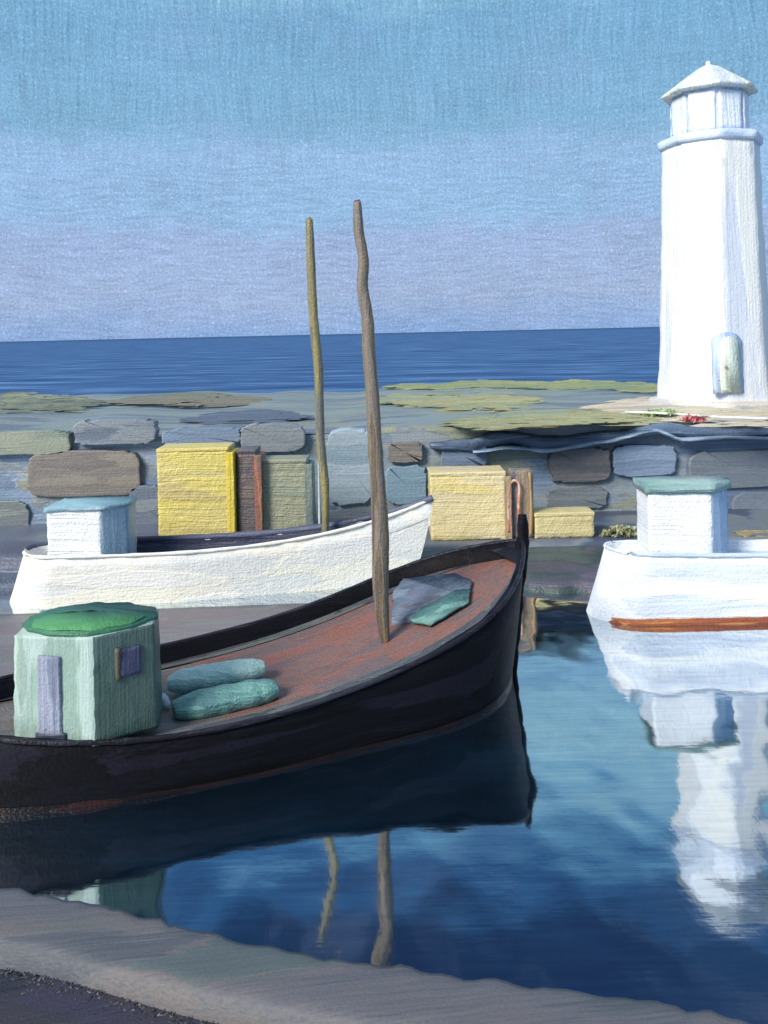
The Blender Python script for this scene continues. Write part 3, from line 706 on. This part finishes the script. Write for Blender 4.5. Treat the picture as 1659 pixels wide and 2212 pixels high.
obj('threshold', on_face(plan[0], plan[1], .28, .66, .58, .66, .014, .03, .012, 4), paint('threshold_dark', [(54, 60, 78), (80, 88, 106)], 'h', .010), d_)
w_ = obj('window', on_face(plan[1], plan[2], .42, .74, 1.08, 1.32, .008, .03), paint('window_purple', [(66, 66, 92), (84, 84, 112), (76, 78, 100)], 'v', .010, (60, 8), .6, rough=.3), wh)
obj('window_frame', on_face(plan[1], plan[2], .34, .42, 1.06, 1.34, .012, .03), paint('window_frame_brown', [(86, 84, 74), (104, 96, 84)], 'v', .010), w_)
# small white cleat at the wheelhouse corner and rope bright spot on deck
a = fb.on_surf(352, 1532, DZ)
bm = tube([a + Vector((-.05, 0, .02)), a + Vector((0, 0, .10)), a + Vector((.05, -.02, .03))], [.03, .045, .03], 8, 4, .5)
tag(obj('rope_coil', bm, paint('white_rope', [(170, 196, 206), (214, 226, 232)], 'h', .008)), 'small pale blue rope coil on deck between the wheelhouse and the teal rolls', 'rope')

# ---- left white boat
HW = [(232, 232, 228), (242, 238, 226), (246, 240, 222), (248, 244, 230), (240, 238, 232)]
lb_ = Boat('white_boat', -5.62, 13.27, .083, 6.37, .60, .70, 1.31, 4.0, .10, .367, 1.3, -.05, .95, .05,
           label='long cream white boat with a mast and small cabin lying behind the black boat', deck=.3, rake=.055, srake=.24)
white1 = paint('cream_hull_paint', HW, 'f', .015, (240, 18), .6, spec=.35, bristle=.12)
shadow_in = [(44, 44, 66), (60, 62, 84), (78, 82, 102)]  # shadow inside the boat, painted in as a dark colour
obj('hull', lb_.hull_mesh(110, .014), white1, lb_.root)
r_ = lb_.rail(0)[:61]; obj('gunwale', tube(r_, [.028] * len(r_), 8, 1, .4), white1, lb_.root)
r_ = lb_.rail(0)[61:]; obj('far_rail', tube([p + Vector((0, -.02, .01)) for p in r_], [.055] * len(r_), 8, 1, .2), paint('far_rail_dark', [(52, 54, 76), (72, 76, 98), (92, 98, 120)], 'f', .015), lb_.root)  # far rail coloured dark to merge with the painted shadow inside
obj('deck', lb_.surf(.01, .985, -.96, .96, -.28, 60, 8, .004), paint('bilge_shadow', shadow_in, 'f', .015, (120, 10), .6), lb_.root)
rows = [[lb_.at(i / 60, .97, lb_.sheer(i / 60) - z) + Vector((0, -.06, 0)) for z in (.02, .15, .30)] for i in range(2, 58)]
obj('inner_planking', lb_.loft(rows), paint('inner_shadow', shadow_in, 'f', .015, (120, 10), .6), lb_.root)
def cabin(bt, pix, Yf, ptop, pbase_z, dep, front, side, roofc, px, oh, rth=.05):
    """pix: left, corner and right x of the front and side wall; ptop: y of the wall top"""
    xl, xc, xr = (on_y(x, ptop, Yf).x for x in pix)
    zt = on_y(pix[0], ptop, Yf).z
    pl = [(xl, Yf), (xc, Yf), (xr, Yf + dep * .45), (xr + .0, Yf + dep), (xl + .03, Yf + dep)]
    bm = prism(pl, pbase_z, zt); bmesh.ops.recalc_face_normals(bm, faces=bm.faces); bm.normal_update()
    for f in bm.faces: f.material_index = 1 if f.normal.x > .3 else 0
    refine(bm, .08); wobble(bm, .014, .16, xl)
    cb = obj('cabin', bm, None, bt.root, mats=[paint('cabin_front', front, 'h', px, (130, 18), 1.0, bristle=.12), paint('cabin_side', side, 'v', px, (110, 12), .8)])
    bm = prism(grow(pl, oh), zt - .005, zt + rth); refine(bm, .08); wobble(bm, .014, .16, xl + 4)
    obj('roof', bm, paint('cabin_roof', roofc, 'h', px, (110, 8), .8), cb)
    return cb
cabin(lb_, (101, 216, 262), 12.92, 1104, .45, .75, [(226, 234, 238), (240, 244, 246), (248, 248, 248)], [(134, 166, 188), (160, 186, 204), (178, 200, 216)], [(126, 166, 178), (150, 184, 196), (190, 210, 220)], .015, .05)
mp = [(700, 1186), (703, 1120), (701, 1040), (693, 960), (690, 880), (688, 800), (680, 720), (675, 650), (672, 580), (670, 520), (668, 478)]
m0 = on_y(700, 1186, 13.75)
pts = [on_y(x, y, 13.7) for x, y in mp]; pts[0] = Vector((pts[0].x, 13.7, .45))
wd = [16, 16, 19, 19, 20, 21, 21, 20, 19, 18, 15, 11, 3]; pts += [pts[-1] + Vector((-.002, 0, .03)), pts[-1] + Vector((-.003, 0, .045))]
obj('mast', tube(pts, [q / 2 / FPX * 13.7 for q in wd], 14, 6, .12), paint('mast_ochre', [(112, 112, 108), (140, 130, 96), (152, 140, 88), (120, 116, 100)], 'v', .015, (110, 6), .7, bristle=.3), lb_.root)

# ---- right white boat
rb = Boat('motor_boat', 3.06, 12.03, .0, 6.6, .60, .81, 1.35, 3.5, .08, .5, 2.2, -.10, .95, .10,
          label='white motor boat with an orange brown waterline below the lighthouse', deck=.14, rake=.02, srake=.30)
obj('hull', rb.hull_mesh(110, .014), paint('white_hull_paint', [(214, 222, 236), (234, 238, 246), (246, 247, 250), (250, 250, 250)], 'f', .015, (240, 18), .6, bristle=.12), rb.root)
r_ = rb.rail(0); obj('gunwale', tube(r_, [.03] * len(r_), 8, 1, .4), paint('rail_pale_blue', [(190, 206, 226), (214, 226, 240), (236, 240, 246)], 'f', .015), rb.root)
obj('deck', rb.surf(.01, .985, -.96, .96, -.12, 60, 8, .004), paint('deck_pale', [(168, 190, 212), (190, 208, 226), (206, 220, 234)], 'f', .015), rb.root)
rows = []
for i in range(81):
    t_ = .012 + .968 * i / 80
    rows.append([rb.W(t_ * rb.L - rb.srake * .9 * (1 - t_) ** 8, -rb.beam(t_) * q - .02, z) for z, q in ((-.16, .94), (-.07, .95), (.03, .955))])
bm = rb.loft(rows); wobble(bm, .010, .2, 3)
obj('boot_stripe', bm, paint('orange_brown_stripe', [(150, 86, 62), (180, 110, 68), (200, 130, 76), (206, 144, 92), (152, 92, 72)], 'f', .014, (160, 7), .7), rb.root)
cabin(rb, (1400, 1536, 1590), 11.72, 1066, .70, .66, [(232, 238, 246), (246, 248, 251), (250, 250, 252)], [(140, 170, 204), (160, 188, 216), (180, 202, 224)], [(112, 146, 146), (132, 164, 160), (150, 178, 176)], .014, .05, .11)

# ------------------------------------------------------------------ slab added over the water in the grey of the reflected wall
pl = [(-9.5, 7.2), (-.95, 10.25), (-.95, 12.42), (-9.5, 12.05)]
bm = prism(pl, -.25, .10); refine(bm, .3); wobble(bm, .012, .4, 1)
tag(obj('reflection_slab', bm, paint('reflection_slab_grey', [(104, 106, 110), (122, 116, 122), (130, 128, 130), (110, 114, 112), (124, 112, 116)], 'f', .012, (140, 24), .6)), 'flat mauve grey slab added to stand for reflection on the water between the black boat and the cream boat', 'reflection_slab')

# ------------------------------------------------------------------ near quay
KZ = 1.5
edge = [(-260, 1885), (0, 1908), (110, 1928), (210, 1945), (330, 1975), (430, 2003), (600, 2040), (760, 2066), (930, 2088), (1120, 2116), (1330, 2142), (1500, 2168), (1660, 2204), (1900, 2250)]
inner = [(-260, 2010), (0, 2034), (110, 2052), (210, 2078), (330, 2112), (430, 2138), (600, 2172), (760, 2204), (930, 2232), (1120, 2262), (1330, 2296), (1500, 2328), (1660, 2362), (1900, 2410)]
def smooth_line(pts, z, n=8):
    P = []
    m = len(pts)
    for i in range(m - 1):
        for k in range(n):
            f = k / n; p0, p1, p2, p3 = (Vector(pts[max(i - 1, 0)]), Vector(pts[i]), Vector(pts[i + 1]), Vector(pts[min(i + 2, m - 1)]))
            q = .5 * ((2 * p1) + (p2 - p0) * f + (2 * p0 - 5 * p1 + 4 * p2 - p3) * f * f + (-p0 + 3 * p1 - 3 * p2 + p3) * f ** 3)
            P.append(on_z(q.x, q.y, z))
    P.append(on_z(*pts[-1], z))
    return P
eo = smooth_line(edge, KZ); ei = smooth_line(inner, KZ)
def ribbon(rows):
    bm = bmesh.new(); G = [[bm.verts.new(p) for p in r] for r in rows]
    for a, b in zip(G, G[1:]):
        for i in range(len(a) - 1): bm.faces.new((a[i], a[i + 1], b[i + 1], b[i]))
    return bm
rows = []
for k, (a, b) in enumerate(zip(eo, ei)):
    a = a + Vector((0, .035 * noise.noise(Vector((k * .35, 0, 0))) + .012 * noise.noise(Vector((k * 1.9, 4, 0))), 0))
    r = [Vector((a.x, a.y, -.6)), Vector((a.x, a.y, KZ - .05))]
    for j in range(9):
        f = j / 8; q = a.lerp(b, f); q.z = KZ - .02 * (abs(2 * f - 1) ** 6) + .006 * noise.noise(Vector((q.x * 3, q.y * 5, 0))); r.append(q)
    r.append(Vector((b.x, b.y - .02, KZ - .11)))
    rows.append(r)
km = paint('quay_coping', [(84, 88, 94), (98, 98, 104), (106, 101, 103), (90, 99, 102), (112, 104, 104), (88, 98, 99)], 'f', .0055, (260, 40), .28, ang=-.10, rough=.6)
tag(obj('quay_coping', ribbon(rows), km), 'broad mauve grey stone coping curving along the near quay edge', kind='structure')
rows = []
for b, k in zip(ei, range(len(ei))):
    rows.append([Vector((b.x, b.y + .03, KZ - .10)), Vector((b.x, b.y - .05, KZ - .10)), Vector((b.x, b.y - .3, KZ - .10)), Vector((b.x, b.y - .8, KZ - .10)), Vector((b.x * 1.6, -3, KZ - .10)), Vector((b.x * 2, -8, KZ - .1))])
gm2 = paint('near_ground', [(42, 48, 56), (50, 54, 68), (62, 58, 76), (56, 56, 64), (70, 58, 66), (48, 60, 66)], 'f', .0055, (220, 60), .5, ang=-.25)
tag(obj('near_ground', ribbon(rows), gm2), 'dark purple grey ground of the near quay', kind='structure')
# mossy line along the back of the coping
bm = bmesh.new(); rg = random.Random(5)
for i in range(len(ei) - 1):
    a, b = ei[i], ei[i + 1]
    n = int((b - a).length / .0028) + 6
    for k in range(n):
        p = a.lerp(b, rg.random()); off = abs(rg.gauss(0, 1)) * .045
        p = Vector((p.x, p.y - off, KZ - .10)); s = rg.uniform(.003, .008)
        hh = rg.uniform(.002, .010) * math.exp(-(off / .07) ** 2)
        a_ = rg.uniform(0, math.pi); u = Vector((math.cos(a_), math.sin(a_), 0)) * s
        tip = p + Vector((rg.gauss(0, .008), rg.gauss(0, .006), hh + .002))
        bm.faces.new([bm.verts.new(p - u), bm.verts.new(p + u), bm.verts.new(tip)])
tag(obj('moss', bm, paint('moss_olive', [(80, 80, 76), (90, 88, 78), (98, 96, 86), (86, 86, 88)], 'f', .006, (10, 6), .2), smooth=False), 'olive moss along the back edge of the near coping', kind='stuff')
